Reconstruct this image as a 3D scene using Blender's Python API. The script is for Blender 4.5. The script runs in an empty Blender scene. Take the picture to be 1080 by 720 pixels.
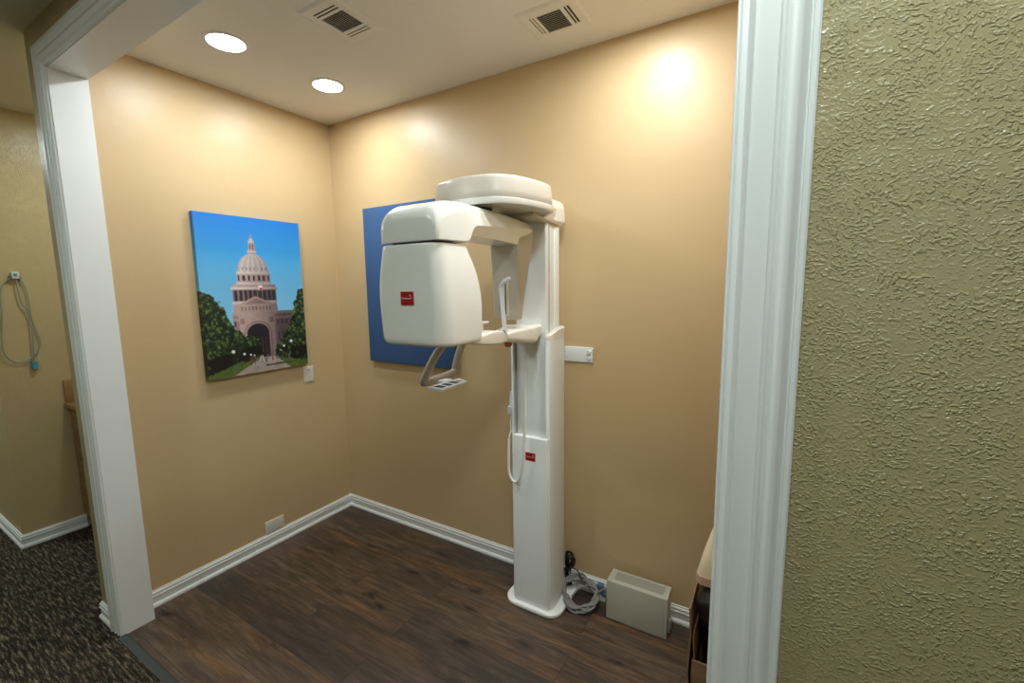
import bpy, math, random
import numpy as np
from mathutils import Vector, Matrix
random.seed(4)
S = bpy.context.scene
COL = S.collection

# ------------------------------------------------------------------ camera
CAM_LOC = (2.701, -2.0895, 1.634)
YAW, PIT, ROL, FPX = 0.5413, 0.1251, -0.0128, 465.11
cy_, sy_ = math.cos(YAW), math.sin(YAW)
F_ = Vector((-sy_*math.cos(PIT), cy_*math.cos(PIT), -math.sin(PIT)))
R_ = Vector((cy_, sy_, 0)); U_ = R_.cross(F_)
R2 = R_*math.cos(ROL) + U_*math.sin(ROL); U2 = -R_*math.sin(ROL) + U_*math.cos(ROL)
cd = bpy.data.cameras.new('camera'); cam = bpy.data.objects.new('camera', cd); COL.objects.link(cam)
cd.sensor_width = 36; cd.lens = FPX/1080*36; cd.clip_start = .02
M_ = Matrix.Identity(4)
for i in range(3):
    M_[i][0] = R2[i]; M_[i][1] = U2[i]; M_[i][2] = -F_[i]; M_[i][3] = CAM_LOC[i]
cam.matrix_world = M_
S.camera = cam

# ------------------------------------------------------------------ world, exposure, light levels
W = bpy.data.worlds.new('world'); S.world = W; W.use_nodes = True
W.node_tree.nodes['Background'].inputs[0].default_value = (.9, 1, .95, 1)
W.node_tree.nodes['Background'].inputs[1].default_value = .02
S.view_settings.view_transform = 'Standard'; S.view_settings.look = 'None'
S.view_settings.exposure = 0.0; S.view_settings.gamma = 1; S.view_settings.use_curve_mapping = False
ALCOVE_EMIT = 157.0      # recessed lamps in the alcove
ALCOVE_TINT = (.95, 1.0, 1.01)
HALL_EMIT = 84.0        # recessed lamps in the hallway
HALL_TINT = (.87, 1.0, .985)

H = 2.74                # ceiling
Y0 = -1.4095            # hallway face of the opening wall
YB = -1.289             # alcove face of the opening wall
XJ, XR, ZH = .107, 2.6385, 2.5375   # opening

# ------------------------------------------------------------------ helpers
def lin(r, g, b):
    f = lambda c: ((c/255+.055)/1.055)**2.4 if c > 10 else c/255/12.92
    return (f(r), f(g), f(b), 1)

def mat(name, col, rough=.5, metal=0, coat=0, spec=.5):
    m = bpy.data.materials.new(name); m.use_nodes = True
    b = m.node_tree.nodes['Principled BSDF']
    b.inputs['Base Color'].default_value = col; b.inputs['Roughness'].default_value = rough
    b.inputs['Metallic'].default_value = metal; b.inputs['Coat Weight'].default_value = coat
    b.inputs['Coat Roughness'].default_value = .08
    b.inputs['Specular IOR Level'].default_value = spec
    return m

def nd(m, t, **k):
    n = m.node_tree.nodes.new(t)
    for a, v in k.items():
        if a.startswith('_'): setattr(n, a[1:], v)
        else: n.inputs[a.replace('_', ' ')].default_value = v
    return n
def lk(m, a, b): m.node_tree.links.new(a, b)
def coords(m, scale=(1, 1, 1), rot=(0, 0, 0)):
    tc = nd(m, 'ShaderNodeTexCoord'); mp = nd(m, 'ShaderNodeMapping')
    mp.inputs['Scale'].default_value = scale; mp.inputs['Rotation'].default_value = rot
    lk(m, tc.outputs['Object'], mp.inputs['Vector']); return mp.outputs['Vector']
def ramp(m, fac, stops):
    r = nd(m, 'ShaderNodeValToRGB'); lk(m, fac, r.inputs['Fac'])
    e = r.color_ramp.elements
    while len(e) < len(stops): e.new(.5)
    for el, (p, c) in zip(e, stops):
        el.position = p; el.color = c if len(c) == 4 else (*c, 1)
    return r.outputs['Color']
def bump(m, h, strength=.5, dist=.001):
    b = nd(m, 'ShaderNodeBump'); b.inputs['Strength'].default_value = strength; b.inputs['Distance'].default_value = dist
    lk(m, h, b.inputs['Height']); lk(m, b.outputs['Normal'], m.node_tree.nodes['Principled BSDF'].inputs['Normal'])
    return b
def bsdf(m): return m.node_tree.nodes['Principled BSDF']

def mesh_obj(name, verts, faces, m, parent=None, smooth=None, loc=None):
    me = bpy.data.meshes.new(name); me.from_pydata([tuple(v) for v in verts], [], faces); me.update()
    import bmesh
    bm = bmesh.new(); bm.from_mesh(me); bmesh.ops.recalc_face_normals(bm, faces=bm.faces); bm.to_mesh(me); bm.free()
    mats = m if isinstance(m, (list, tuple)) else [m]
    for x in mats: me.materials.append(x)
    if smooth is not None:
        me.polygons.foreach_set('use_smooth', [True]*len(me.polygons))
        if smooth < 180: me.set_sharp_from_angle(angle=math.radians(smooth))
    o = bpy.data.objects.new(name, me); COL.objects.link(o)
    if parent: o.parent = parent
    if loc: o.location = loc
    return o

class G:
    """collects geometry that becomes ONE mesh"""
    def __init__(s): s.v = []; s.f = []
    def add(s, v, f):
        n = len(s.v); s.v += [Vector(a) for a in v]; s.f += [tuple(i+n for i in q) for q in f]; return s
    def box(s, a, b, bev=0):
        (x0, y0, z0), (x1, y1, z1) = [min(p) for p in zip(a, b)], [max(p) for p in zip(a, b)]
        if bev <= 0:
            return s.add([(x0,y0,z0),(x1,y0,z0),(x1,y1,z0),(x0,y1,z0),(x0,y0,z1),(x1,y0,z1),(x1,y1,z1),(x0,y1,z1)],
                         [(0,3,2,1),(4,5,6,7),(0,1,5,4),(1,2,6,5),(2,3,7,6),(3,0,4,7)])
        import bmesh
        bm = bmesh.new(); bmesh.ops.create_cube(bm, size=1)
        for v in bm.verts: v.co = Vector(((x0+x1)/2+v.co.x*(x1-x0), (y0+y1)/2+v.co.y*(y1-y0), (z0+z1)/2+v.co.z*(z1-z0)))
        bmesh.ops.bevel(bm, geom=list(bm.edges), offset=bev, segments=3, profile=.5, affect='EDGES')
        bm.verts.index_update(); r = s.add([v.co for v in bm.verts], [[v.index for v in f.verts] for f in bm.faces]); bm.free(); return r
    def loft(s, rings, cap=True, close=True):
        n = len(rings[0]); vs = [p for r in rings for p in r]; fs = []
        for k in range(len(rings)-1):
            for i in range(n if close else n-1):
                j = (i+1) % n; fs.append((k*n+i, k*n+j, (k+1)*n+j, (k+1)*n+i))
        if cap: fs.append(tuple(range(n))[::-1]); fs.append(tuple(range((len(rings)-1)*n, len(rings)*n)))
        return s.add(vs, fs)
    def tube(s, pts, r, seg=10, smooth=0, closed=False):
        pts = [Vector(p) for p in pts]
        if smooth: pts = catmull(pts, smooth, closed)
        rr_ = r if callable(r) else (lambda t: r)
        rings = []; up = None; n = len(pts)
        for i, p in enumerate(pts):
            t = (pts[min(i+1, n-1)]-pts[max(i-1, 0)]).normalized()
            if up is None:
                up = Vector((0, 0, 1)) if abs(t.z) < .9 else Vector((1, 0, 0))
            up = (up-t*up.dot(t)).normalized(); sd = t.cross(up); q = rr_(i/(n-1))
            rings.append([p+(up*math.cos(a)+sd*math.sin(a))*q for a in [2*math.pi*k/seg for k in range(seg)]])
        return s.loft(rings)
    def build(s, name, m, parent=None, smooth=None): return mesh_obj(name, s.v, s.f, m, parent, smooth)

def catmull(p, k, closed=False):
    out = []; n = len(p)
    rng = range(n if closed else n-1)
    for i in rng:
        if closed: a, b, c, d = p[(i-1) % n], p[i], p[(i+1) % n], p[(i+2) % n]
        else: a, b, c, d = p[max(i-1, 0)], p[i], p[i+1], p[min(i+2, n-1)]
        for j in range(k):
            t = j/k
            out.append(.5*((2*b)+(c-a)*t+(2*a-5*b+4*c-d)*t*t+(3*b-a-3*c+d)*t**3))
    out.append(p[0].copy() if closed else p[-1].copy()); return out

def rrect(x0, x1, y0, y1, r, seg=8):
    """rounded rectangle outline; r = radii at (x0y0, x1y0, x1y1, x0y1)"""
    if not isinstance(r, (tuple, list)): r = (r,)*4
    m_ = min(x1-x0, y1-y0)*.499
    r = [min(q, m_) for q in r]; out = []
    for (cx, cy, q, a0) in ((x0+r[0], y0+r[0], r[0], 180), (x1-r[1], y0+r[1], r[1], 270), (x1-r[2], y1-r[2], r[2], 0), (x0+r[3], y1-r[3], r[3], 90)):
        for k in range(seg+1):
            a = math.radians(a0+90*k/seg); out.append((cx+q*math.cos(a), cy+q*math.sin(a)))
    return out
def ringz(z, *a, **k): return [Vector((x, y, z)) for x, y in rrect(*a, **k)]
def ringy(y, *a, **k): return [Vector((x, y, z)) for x, z in rrect(*a, **k)]
def ringx(xx, *a, **k): return [Vector((xx, y, z)) for y, z in rrect(*a, **k)]

def tag(o, label=None, cat=None, group=None, kind=None):
    if label: o['label'] = label
    if cat: o['category'] = cat
    if group: o['group'] = group
    if kind: o['kind'] = kind
    return o
def thing(name, label, cat, loc=(0, 0, 0), group=None):
    o = bpy.data.objects.new(name, None); COL.objects.link(o); o.empty_display_size = .05
    o.location = loc; tag(o, label, cat, group); return o
def setloc(root, loc):
    """move the empty to the thing's base while its parts stay where they were modelled"""
    root.location = loc
    for ch in root.children: ch.location = ch.location-Vector(loc)
def struct(o): o['kind'] = 'structure'; return o
def smoothstep(a, b, x): t = np.clip((x-a)/(b-a), 0, 1); return t*t*(3-2*t)

# ------------------------------------------------------------------ materials
def wall_paint():
    m = mat('satin_tan_paint', lin(204, 178, 136), .40)
    v = coords(m)
    n1 = nd(m, 'ShaderNodeTexNoise', Scale=9., Detail=3.); lk(m, v, n1.inputs['Vector'])
    n2 = nd(m, 'ShaderNodeTexNoise', Scale=220., Detail=2.); lk(m, v, n2.inputs['Vector'])
    mx = nd(m, 'ShaderNodeMath', _operation='MULTIPLY'); mx.inputs[1].default_value = .06; lk(m, n2.outputs['Fac'], mx.inputs[0])
    ad = nd(m, 'ShaderNodeMath', _operation='ADD'); lk(m, n1.outputs['Fac'], ad.inputs[0]); lk(m, mx.outputs[0], ad.inputs[1])
    bump(m, ad.outputs[0], .5, .004)
    return m
def stucco_paint(name, col, scale=1., strength=.8):
    m = mat(name, col, .30)
    v = coords(m, (1, 1, 1.15))
    w = nd(m, 'ShaderNodeTexNoise', Scale=14*scale, Detail=3.); lk(m, v, w.inputs['Vector'])
    mixv = nd(m, 'ShaderNodeMix', _data_type='VECTOR'); mixv.inputs[0].default_value = .02
    lk(m, v, mixv.inputs[4]); lk(m, w.outputs['Color'], mixv.inputs[5])
    n1 = nd(m, 'ShaderNodeTexNoise', Scale=235*scale, Detail=1.5, Roughness=.5); lk(m, mixv.outputs[1], n1.inputs['Vector'])
    r1 = ramp(m, n1.outputs['Fac'], [(.50, (0, 0, 0)), (.61, (.85,)*3), (.74, (1,)*3)])
    n2 = nd(m, 'ShaderNodeTexNoise', Scale=210*scale, Detail=2.); lk(m, v, n2.inputs['Vector'])
    mx = nd(m, 'ShaderNodeMath', _operation='MULTIPLY'); mx.inputs[1].default_value = .22; lk(m, n2.outputs['Fac'], mx.inputs[0])
    ad = nd(m, 'ShaderNodeMath', _operation='ADD'); lk(m, r1, ad.inputs[0]); lk(m, mx.outputs[0], ad.inputs[1])
    pn = nd(m, 'ShaderNodeTexNoise', Scale=26*scale, Detail=2.); lk(m, v, pn.inputs['Vector'])
    pr = ramp(m, pn.outputs['Fac'], [(.36, (.25,)*3), (.56, (1,)*3)])
    pm = nd(m, 'ShaderNodeMath', _operation='MULTIPLY'); lk(m, ad.outputs[0], pm.inputs[0]); lk(m, pr, pm.inputs[1])
    bump(m, pm.outputs[0], strength, .0022)
    return m
def wood_floor():
    m = mat('dark_plank_flooring', (.05, .03, .02, 1), .42)
    v = coords(m)
    br = nd(m, 'ShaderNodeTexBrick', _offset=.37, _offset_frequency=2)
    br.inputs['Color1'].default_value = (0, 0, 0, 1); br.inputs['Color2'].default_value = (1, 1, 1, 1)
    br.inputs['Mortar'].default_value = (.5, .5, .5, 1)
    br.inputs['Scale'].default_value = 1; br.inputs['Mortar Size'].default_value = .0011
    br.inputs['Brick Width'].default_value = 1.22; br.inputs['Row Height'].default_value = .152
    lk(m, v, br.inputs['Vector'])
    # grain runs along x and is shifted from plank to plank
    sc = nd(m, 'ShaderNodeVectorMath', _operation='MULTIPLY'); sc.inputs[1].default_value = (1.5, 11, 1); lk(m, v, sc.inputs[0])
    of = nd(m, 'ShaderNodeVectorMath', _operation='MULTIPLY'); of.inputs[1].default_value = (17, 9, 5); lk(m, br.outputs['Color'], of.inputs[0])
    ad = nd(m, 'ShaderNodeVectorMath', _operation='ADD'); lk(m, sc.outputs[0], ad.inputs[0]); lk(m, of.outputs[0], ad.inputs[1])
    n = nd(m, 'ShaderNodeTexNoise', Scale=2.6, Detail=10., Roughness=.68, Distortion=.5); lk(m, ad.outputs[0], n.inputs['Vector'])
    sc2 = nd(m, 'ShaderNodeVectorMath', _operation='MULTIPLY'); sc2.inputs[1].default_value = (5, 120, 1); lk(m, ad.outputs[0], sc2.inputs[0])
    n2 = nd(m, 'ShaderNodeTexNoise', Scale=.45, Detail=4., Roughness=.7); lk(m, sc2.outputs[0], n2.inputs['Vector'])
    c = ramp(m, n.outputs['Fac'], [(.28, lin(48, 40, 35)), (.42, lin(67, 56, 48)), (.56, lin(86, 72, 61)), (.76, lin(114, 96, 80))])
    tone = ramp(m, br.outputs['Color'], [(0, (.70, .71, .73)), (1, (1.30, 1.20, 1.10))])
    m1 = nd(m, 'ShaderNodeMix', _data_type='RGBA', _blend_type='MULTIPLY'); m1.inputs[0].default_value = 1
    lk(m, c, m1.inputs[6]); lk(m, tone, m1.inputs[7])
    wn = nd(m, 'ShaderNodeTexNoise', Scale=.55, Detail=3., Roughness=.6); lk(m, ad.outputs[0], wn.inputs['Vector'])
    warm = ramp(m, wn.outputs['Fac'], [(.50, (1, 1, 1)), (.66, (1.42, 1.16, .86))])
    mw = nd(m, 'ShaderNodeMix', _data_type='RGBA', _blend_type='MULTIPLY'); mw.inputs[0].default_value = 1
    lk(m, m1.outputs[2], mw.inputs[6]); lk(m, warm, mw.inputs[7]); m1 = mw
    fine = ramp(m, n2.outputs['Fac'], [(.36, (.42,)*3), (.5, (.95,)*3), (.63, (1.3,)*3)])
    m2 = nd(m, 'ShaderNodeMix', _data_type='RGBA', _blend_type='MULTIPLY'); m2.inputs[0].default_value = .8
    lk(m, m1.outputs[2], m2.inputs[6]); lk(m, fine, m2.inputs[7])
    # knots
    vo = nd(m, 'ShaderNodeTexVoronoi', Scale=1.0); scv = nd(m, 'ShaderNodeVectorMath', _operation='MULTIPLY'); scv.inputs[1].default_value = (3.0, 8.0, 1)
    kd = nd(m, 'ShaderNodeTexNoise', Scale=7., Detail=2.); lk(m, v, kd.inputs['Vector']); kv = nd(m, 'ShaderNodeVectorMath', _operation='MULTIPLY_ADD'); kv.inputs[1].default_value = (.12, .10, 0); lk(m, kd.outputs['Color'], kv.inputs[0]); lk(m, v, kv.inputs[2]); lk(m, kv.outputs[0], scv.inputs[0]); lk(m, scv.outputs[0], vo.inputs['Vector'])
    kn = ramp(m, vo.outputs['Distance'], [(.06, (.08, .07, .06)), (.12, (.45, .42, .4)), (.2, (1, 1, 1))])
    m3 = nd(m, 'ShaderNodeMix', _data_type='RGBA', _blend_type='MULTIPLY'); m3.inputs[0].default_value = .85
    lk(m, m2.outputs[2], m3.inputs[6]); lk(m, kn, m3.inputs[7])
    gap = nd(m, 'ShaderNodeMix', _data_type='RGBA'); lk(m, br.outputs['Fac'], gap.inputs[0]); lk(m, m3.outputs[2], gap.inputs[6])
    gap.inputs[7].default_value = lin(38, 29, 24)
    lk(m, gap.outputs[2], bsdf(m).inputs['Base Color'])
    bump(m, n2.outputs['Fac'], .25, .0008)
    return m
def carpet():
    m = mat('flecked_loop_carpet', (.03, .03, .02, 1), .97, spec=.1)
    v = coords(m, (9, 66, 1), (0, 0, .05))
    n = nd(m, 'ShaderNodeTexNoise', Scale=1.6, Detail=2., Roughness=.6); lk(m, v, n.inputs['Vector'])
    v2 = coords(m, (120, 260, 1)); n2 = nd(m, 'ShaderNodeTexNoise', Scale=1., Detail=1.); lk(m, v2, n2.inputs['Vector'])
    mx = nd(m, 'ShaderNodeMath', _operation='MULTIPLY_ADD'); mx.inputs[1].default_value = .4; lk(m, n2.outputs['Fac'], mx.inputs[0])
    ml = nd(m, 'ShaderNodeMath', _operation='MULTIPLY'); ml.inputs[1].default_value = .8; lk(m, n.outputs['Fac'], ml.inputs[0]); lk(m, ml.outputs[0], mx.inputs[2])
    c = ramp(m, mx.outputs[0], [(.53, lin(36, 33, 27)), (.62, lin(60, 54, 44)), (.70, lin(98, 88, 72)), (.79, lin(134, 120, 100))])
    lk(m, c, bsdf(m).inputs['Base Color']); bump(m, mx.outputs[0], .9, .006)
    return m
PAINT = wall_paint()
STUCCO = stucco_paint('olive_beige_stucco_paint', lin(177, 163, 124), 1., .7)
STUCCO_FAR = stucco_paint('nook_tan_stucco_paint', lin(200, 180, 136), 1.1, .6)
WOOD = wood_floor(); CARPET = carpet()
CEIL = mat('flat_ceiling_paint', lin(234, 230, 222), .9, spec=.2)
CEIL2 = mat('hallway_ceiling_paint', lin(222, 218, 206), .9, spec=.2)
def with_fine_bump(m, sc=260., st=.3, d=.0006):
    v = coords(m); n = nd(m, 'ShaderNodeTexNoise', Scale=sc, Detail=2.); lk(m, v, n.inputs['Vector']); bump(m, n.outputs['Fac'], st, d); return m
with_fine_bump(CEIL, 90., .3, .002); with_fine_bump(CEIL2, 90., .3, .002)
TRIM = with_fine_bump(mat('white_semigloss_trim', lin(236, 239, 238), .34), 220., .08, .0003)
WHITE = with_fine_bump(mat('white_gloss_plastic', lin(240, 241, 237), .22, coat=.3), 400., .05, .0002)
PANEL_WHITE = with_fine_bump(mat('white_painted_metal', lin(234, 238, 238), .35), 300., .08, .0003)
CREAM = with_fine_bump(mat('warm_white_plastic', lin(232, 227, 217), .38), 300., .08, .0003)
GREY_PL = with_fine_bump(mat('warm_grey_plastic', lin(186, 178, 165), .38), 300., .08, .0003)
BEIGE = with_fine_bump(mat('taupe_plastic', lin(196, 186, 172), .4), 300., .08, .0003)
CABGREY = with_fine_bump(mat('light_grey_enclosure', lin(186, 184, 170), .45), 300., .1, .0003)
BLACK = with_fine_bump(mat('black_rubber', lin(18, 18, 18), .45), 200., .1, .0003)
DARKHOLE = mat('dark_duct', lin(56, 49, 38), .8)
RED = mat('red_badge_enamel', lin(168, 6, 14), .35)
LETTER = mat('white_lettering', lin(240, 225, 220), .5)
PLATEGREY = mat('grey_name_plate', lin(150, 148, 138), .4)
PLATEDARK = mat('dark_print', lin(60, 58, 54), .6)
ICON = mat('black_icon_print', lin(30, 32, 34), .5)
GREYCORD = with_fine_bump(mat('grey_cable_jacket', lin(130, 128, 124), .45), 200., .1, .0003)
TEALCORD = with_fine_bump(mat('pale_blue_cord', lin(142, 156, 152), .5), 200., .1, .0003)
TEAL = with_fine_bump(mat('teal_connector', lin(60, 160, 190), .4), 200., .1, .0003)
BLUECONN = with_fine_bump(mat('blue_grey_connector', lin(92, 106, 126), .4), 200., .1, .0003)
AMBER = with_fine_bump(mat('amber_knob_plastic', lin(190, 110, 30), .4), 200., .1, .0003)
STRIP = with_fine_bump(mat('dark_rubber_transition_strip', lin(56, 60, 56), .6), 120., .3, .0006)
LAV = with_fine_bump(mat('cool_white_plastic', lin(222, 224, 236), .35), 200., .05, .0002)

# ------------------------------------------------------------------ room shell
g = G().box((-.0, Y0+.012, -.05), (2.75, 0, 0)); struct(g.build('floor', WOOD))
g = G().box((-4.2, -3.7, -.05), (4.7, Y0-.02, 0)); g.box((-1.38, Y0-.02, -.05), (-.13, -.3, 0)); struct(g.build('floor_hall', CARPET))
g = G().box((0, YB, H), (2.75, 0, H+.05)); struct(g.build('ceiling', CEIL))
g = G().box((-4.2, -3.7, H), (4.7, Y0, H+.05)); g.box((-1.38, Y0, H), (-.13, -.3, H+.05)); struct(g.build('ceiling_hall', CEIL2))
struct(G().box((-.122, Y0+.03, 0), (0, .12, H)).build('wall_left', PAINT))
struct(G().box((0, 0, 0), (2.87, .12, H)).build('wall_back', PAINT))
struct(G().box((2.75, YB, 0), (2.87, 0, H)).build('wall_right', PAINT))
g = G().box((-.13, Y0, 0), (XJ-.016, YB, H)).box((XJ-.016, Y0, ZH+.016), (XR+.016, YB, H)).box((XR+.016, Y0, 0), (4.7, YB, H))
struct(g.build('wall_front', STUCCO))
struct(G().box((-4.2, -1.437, 0), (-1.38, -.3, H)).build('wall_hall_left', STUCCO_FAR))
struct(G().box((-1.38, -.42, 0), (-.122, -.3, H)).build('wall_nook', STUCCO_FAR))
struct(G().box((-4.2, -3.82, 0), (4.7, -3.7, H)).build('wall_hall_rear', STUCCO))
struct(G().box((-4.32, -3.7, 0), (-4.2, -1.437, H)).build('wall_hall_end', STUCCO))
struct(G().box((4.7, -3.7, 0), (4.82, Y0, H)).build('wall_hall_right', STUCCO))

# jamb lining of the opening
g = G().box((XJ-.016, Y0-.003, 0), (XJ, YB+.004, ZH)).box((XR, Y0-.003, 0), (XR+.016, YB+.004, ZH)).box((XJ-.016, Y0-.003, ZH), (XR+.016, YB+.004, ZH+.016))
struct(g.build('trim_2', TRIM))
# fluted casing around the opening, mitred
prof = [(0, 0), (0, .009), (.0015, .0115), (.003, .011), (.0045, .0085), (.006, .0105), (.009, .0102), (.013, .0095), (.017, .0125), (.0205, .0165), (.0213, .0165),
        (.0216, .0128), (.034, .0125), (.0478, .0128), (.0482, .016), (.0505, .018), (.053, .018), (.0565, .0155), (.0575, .0162), (.062, .0145), (.068, .0138), (.073, .0155), (.078, .0195), (.0795, .020),
        (.0798, .0182), (.0815, .0185), (.0822, .0208), (.0875, .0208), (.0898, .019), (.0898, 0)]
RV = .004
def casing(path, name):
    rings = []
    for p in path: rings.append([Vector((p[0]+p[2]*u, Y0-t, p[1]+p[3]*u)) for u, t in prof])
    return struct(G().loft(rings).build(name, TRIM, smooth=28))
casing([(XJ-RV, 0, -1, 0), (XJ-RV, ZH+RV, -1, 1), (XR+RV-.004, ZH+RV, 1, 1), (XR+RV-.004, 0, 1, 0)], 'trim_1')

# baseboards
bprof = [(0, 0), (.0165, 0), (.0175, .006), (.0160, .013), (.0125, .019), (.0085, .0222), (.0085, .054), (.0125, .0565), (.0125, .0615), (.0098, .0635), (.0098, .069), (.0112, .0705), (.0105, .078), (.006, .0825), (.0055, .0885), (0, .0885)]
def baseboard(name, a, b, n, ma=0, mb=0):
    """a->b along the wall foot, n = normal into the room, ma/mb shift the ends with depth (mitre)"""
    a, b, n = Vector((*a, 0)), Vector((*b, 0)), Vector((*n, 0)); d = (b-a).normalized()
    rings = [[p+n*t+Vector((0, 0, z))+d*(q*t) for t, z in bprof] for p, q in ((a, ma), (b, mb))]
    return struct(G().loft(rings).build(name, TRIM, smooth=25))
baseboard('baseboard_left', (0, YB+.004), (0, 0), (1, 0), 0, -1)
baseboard('baseboard_back', (0, 0), (2.75, 0), (0, -1), 1, -1)
baseboard('baseboard_right', (2.75, 0), (2.75, YB), (-1, 0), 1, 0)
baseboard('baseboard_front', (-.13, Y0), (XJ-.096, Y0), (0, -1), -1, 0)
baseboard('baseboard_front_right', (XR+.094, Y0), (4.7, Y0), (0, -1), 0, 0)
baseboard('baseboard_passage', (-.13, -1.13), (-.13, Y0), (-1, 0), 0, 1)
baseboard('baseboard_nook', (-1.38, -1.437), (-1.38, -1.13), (1, 0), -1, 0)
baseboard('baseboard_hall_left', (-4.2, -1.437), (-1.38, -1.437), (0, -1), 0, 1)
# transition strip between carpet and planks
rings = []
for x in (XJ, XR): rings.append([Vector((x, y, z)) for y, z in ((-1.431, -.004), (-1.431, .002), (-1.426, .004), (-1.402, .0045), (-1.396, .001), (-1.396, -.004))])
struct(G().loft(rings).build('trim_3', STRIP))

# ------------------------------------------------------------------ recessed lights
def lamp_mat(name, tint, e):
    m = bpy.data.materials.new(name); m.use_nodes = True; nt = m.node_tree; nt.nodes.clear()
    o = nt.nodes.new('ShaderNodeOutputMaterial'); em = nt.nodes.new('ShaderNodeEmission')
    em.inputs[0].default_value = (*tint, 1); em.inputs[1].default_value = e; nt.links.new(em.outputs[0], o.inputs[0]); return m
LENS = lamp_mat('lit_diffuser', ALCOVE_TINT, ALCOVE_EMIT); LENS_H = lamp_mat('lit_hall_diffuser', HALL_TINT, HALL_EMIT)
RINGM = mat('white_lamp_ring', lin(225, 222, 214), .5)
def recessed(x, y, label, lens, r=.076, group=None):
    t = thing('recessed_light', label, 'ceiling light', (x, y, H), group)
    n = 40; cs = [(math.cos(2*math.pi*k/n), math.sin(2*math.pi*k/n)) for k in range(n)]
    R = lambda q, z: [Vector((q*c, q*s, z)) for c, s in cs]
    G().loft([R(r+.017, 0), R(r+.017, -.002), R(r+.012, -.005), R(r, -.006), R(r-.002, -.002), R(r-.002, 0)], cap=False).build('trim_ring', RINGM, t, 40)
    G().loft([R(r-.002, -.001), R(r-.003, -.0035), R(r*.6, -.005), R(r*.05, -.0055)]).build('lens', lens, t, 60)
    return t
recessed(.51, -.91, 'round recessed ceiling light nearest the opening, left of the ceiling vents', LENS)
recessed(.52, -.39, 'round recessed ceiling light nearest the room corner', LENS)
recessed(2.19, -.39, 'round recessed ceiling light above the grey enclosure, out of view', LENS)
recessed(2.19, -.91, 'round recessed ceiling light above the right end of the opening, out of view', LENS)
for i, (x, y, w) in enumerate([(2.75, -2.05, 'near the textured wall'), (.6, -2.6, 'in the middle of the hallway'), (-2.3, -2.3, 'at the left end of the hallway'), (-.62, -.93, 'in the nook above the counter')]):
    recessed(x, y, 'round hallway ceiling light ' + w, LENS_H, (.15, .115, .19, .11)[i])

# ------------------------------------------------------------------ ceiling vents
VENT = with_fine_bump(mat('cream_vent_enamel', lin(232, 228, 219), .5), 200., .1, .0003)
def vent(x0, x1, y0, y1, gx, gy, slots, label, slant):
    cx, cy = (x0+x1)/2, (y0+y1)/2
    t = thing('ceiling_vent', label, 'air vent', (cx, cy, H), 'air vents in the alcove ceiling')
    L = lambda a: (a[0]-cx, a[1]-cy)
    # face plate with real openings
    xs = sorted({x0, x1, *gx, *[s[0] for s in slots], *[s[1] for s in slots]}); ys = sorted({y0, y1, *gy, *[s[2] for s in slots], *[s[3] for s in slots]})
    holes = [(gx[0], gx[1], gy[0], gy[1])] + list(slots)
    g = G()
    for i in range(len(xs)-1):
        for j in range(len(ys)-1):
            mx_, my_ = (xs[i]+xs[i+1])/2, (ys[j]+ys[j+1])/2
            if any(h[0] < mx_ < h[1] and h[2] < my_ < h[3] for h in holes): continue
            g.box((xs[i]-cx, ys[j]-cy, -.006), (xs[i+1]-cx, ys[j+1]-cy, -.0035))
    # sloping rim
    o = [Vector((a, b, c)) for a, b, c in ()]
    rim = lambda e, z: [Vector((x0-e-cx, y0-e-cy, z)), Vector((x1+e-cx, y0-e-cy, z)), Vector((x1+e-cx, y1+e-cy, z)), Vector((x0-e-cx, y1+e-cy, z))]
    g.loft([rim(0, -.006), rim(.012, -.0015), rim(.013, 0), rim(0, -.001)], cap=False)
    g.build('face_plate', VENT, t)
    G().box((x0+.004-cx, y0+.004-cy, -.0012), (x1-.004-cx, y1-.004-cy, -.0004)).build('duct_backing', DARKHOLE, t)
    g = G()
    if slant == 'y':      # slats run along y
        n = 11
        for k in range(n):
            x = gx[0]+(gx[1]-gx[0])*(k+.5)/n-cx
            g.add([(x-.0035, gy[0]-cy, -.0012), (x+.0005, gy[0]-cy, -.006), (x+.0005, gy[1]-cy, -.006), (x-.0035, gy[1]-cy, -.0012),
                   (x-.0025, gy[0]-cy, -.0012), (x+.0015, gy[0]-cy, -.006), (x+.0015, gy[1]-cy, -.006), (x-.0025, gy[1]-cy, -.0012)],
                  [(0, 1, 2, 3), (7, 6, 5, 4), (0, 4, 5, 1), (1, 5, 6, 2), (2, 6, 7, 3), (3, 7, 4, 0)])
    else:
        n = 11
        for k in range(n):
            y = gy[0]+(gy[1]-gy[0])*(k+.5)/n-cy
            g.add([(gx[0]-cx, y+.0035, -.0012), (gx[0]-cx, y-.0005, -.006), (gx[1]-cx, y-.0005, -.006), (gx[1]-cx, y+.0035, -.0012),
                   (gx[0]-cx, y+.0025, -.0012), (gx[0]-cx, y-.0015, -.006), (gx[1]-cx, y-.0015, -.006), (gx[1]-cx, y+.0025, -.0012)],
                  [(0, 1, 2, 3), (7, 6, 5, 4), (0, 4, 5, 1), (1, 5, 6, 2), (2, 6, 7, 3), (3, 7, 4, 0)])
    g.build('slats', VENT, t)
    return t
v1 = vent(.985, 1.178, -.862, -.618, (1.02, 1.15), (-.793, -.686), [(1.018, 1.151, -.831, -.823), (1.018, 1.151, -.815, -.807), (1.018, 1.151, -.668, -.662), (1.018, 1.151, -.652, -.646)],
     'rectangular cream ceiling vent nearer the two round ceiling lights', 'y')
v2 = vent(1.718, 1.958, -.376, -.178, (1.781, 1.888), (-.336, -.204), [(1.750, 1.755, -.34, -.209), (1.764, 1.769, -.34, -.209), (1.905, 1.913, -.34, -.209), (1.918, 1.928, -.34, -.209)],
     'rectangular cream ceiling vent close to the back wall above the x-ray column', 'x')

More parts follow.
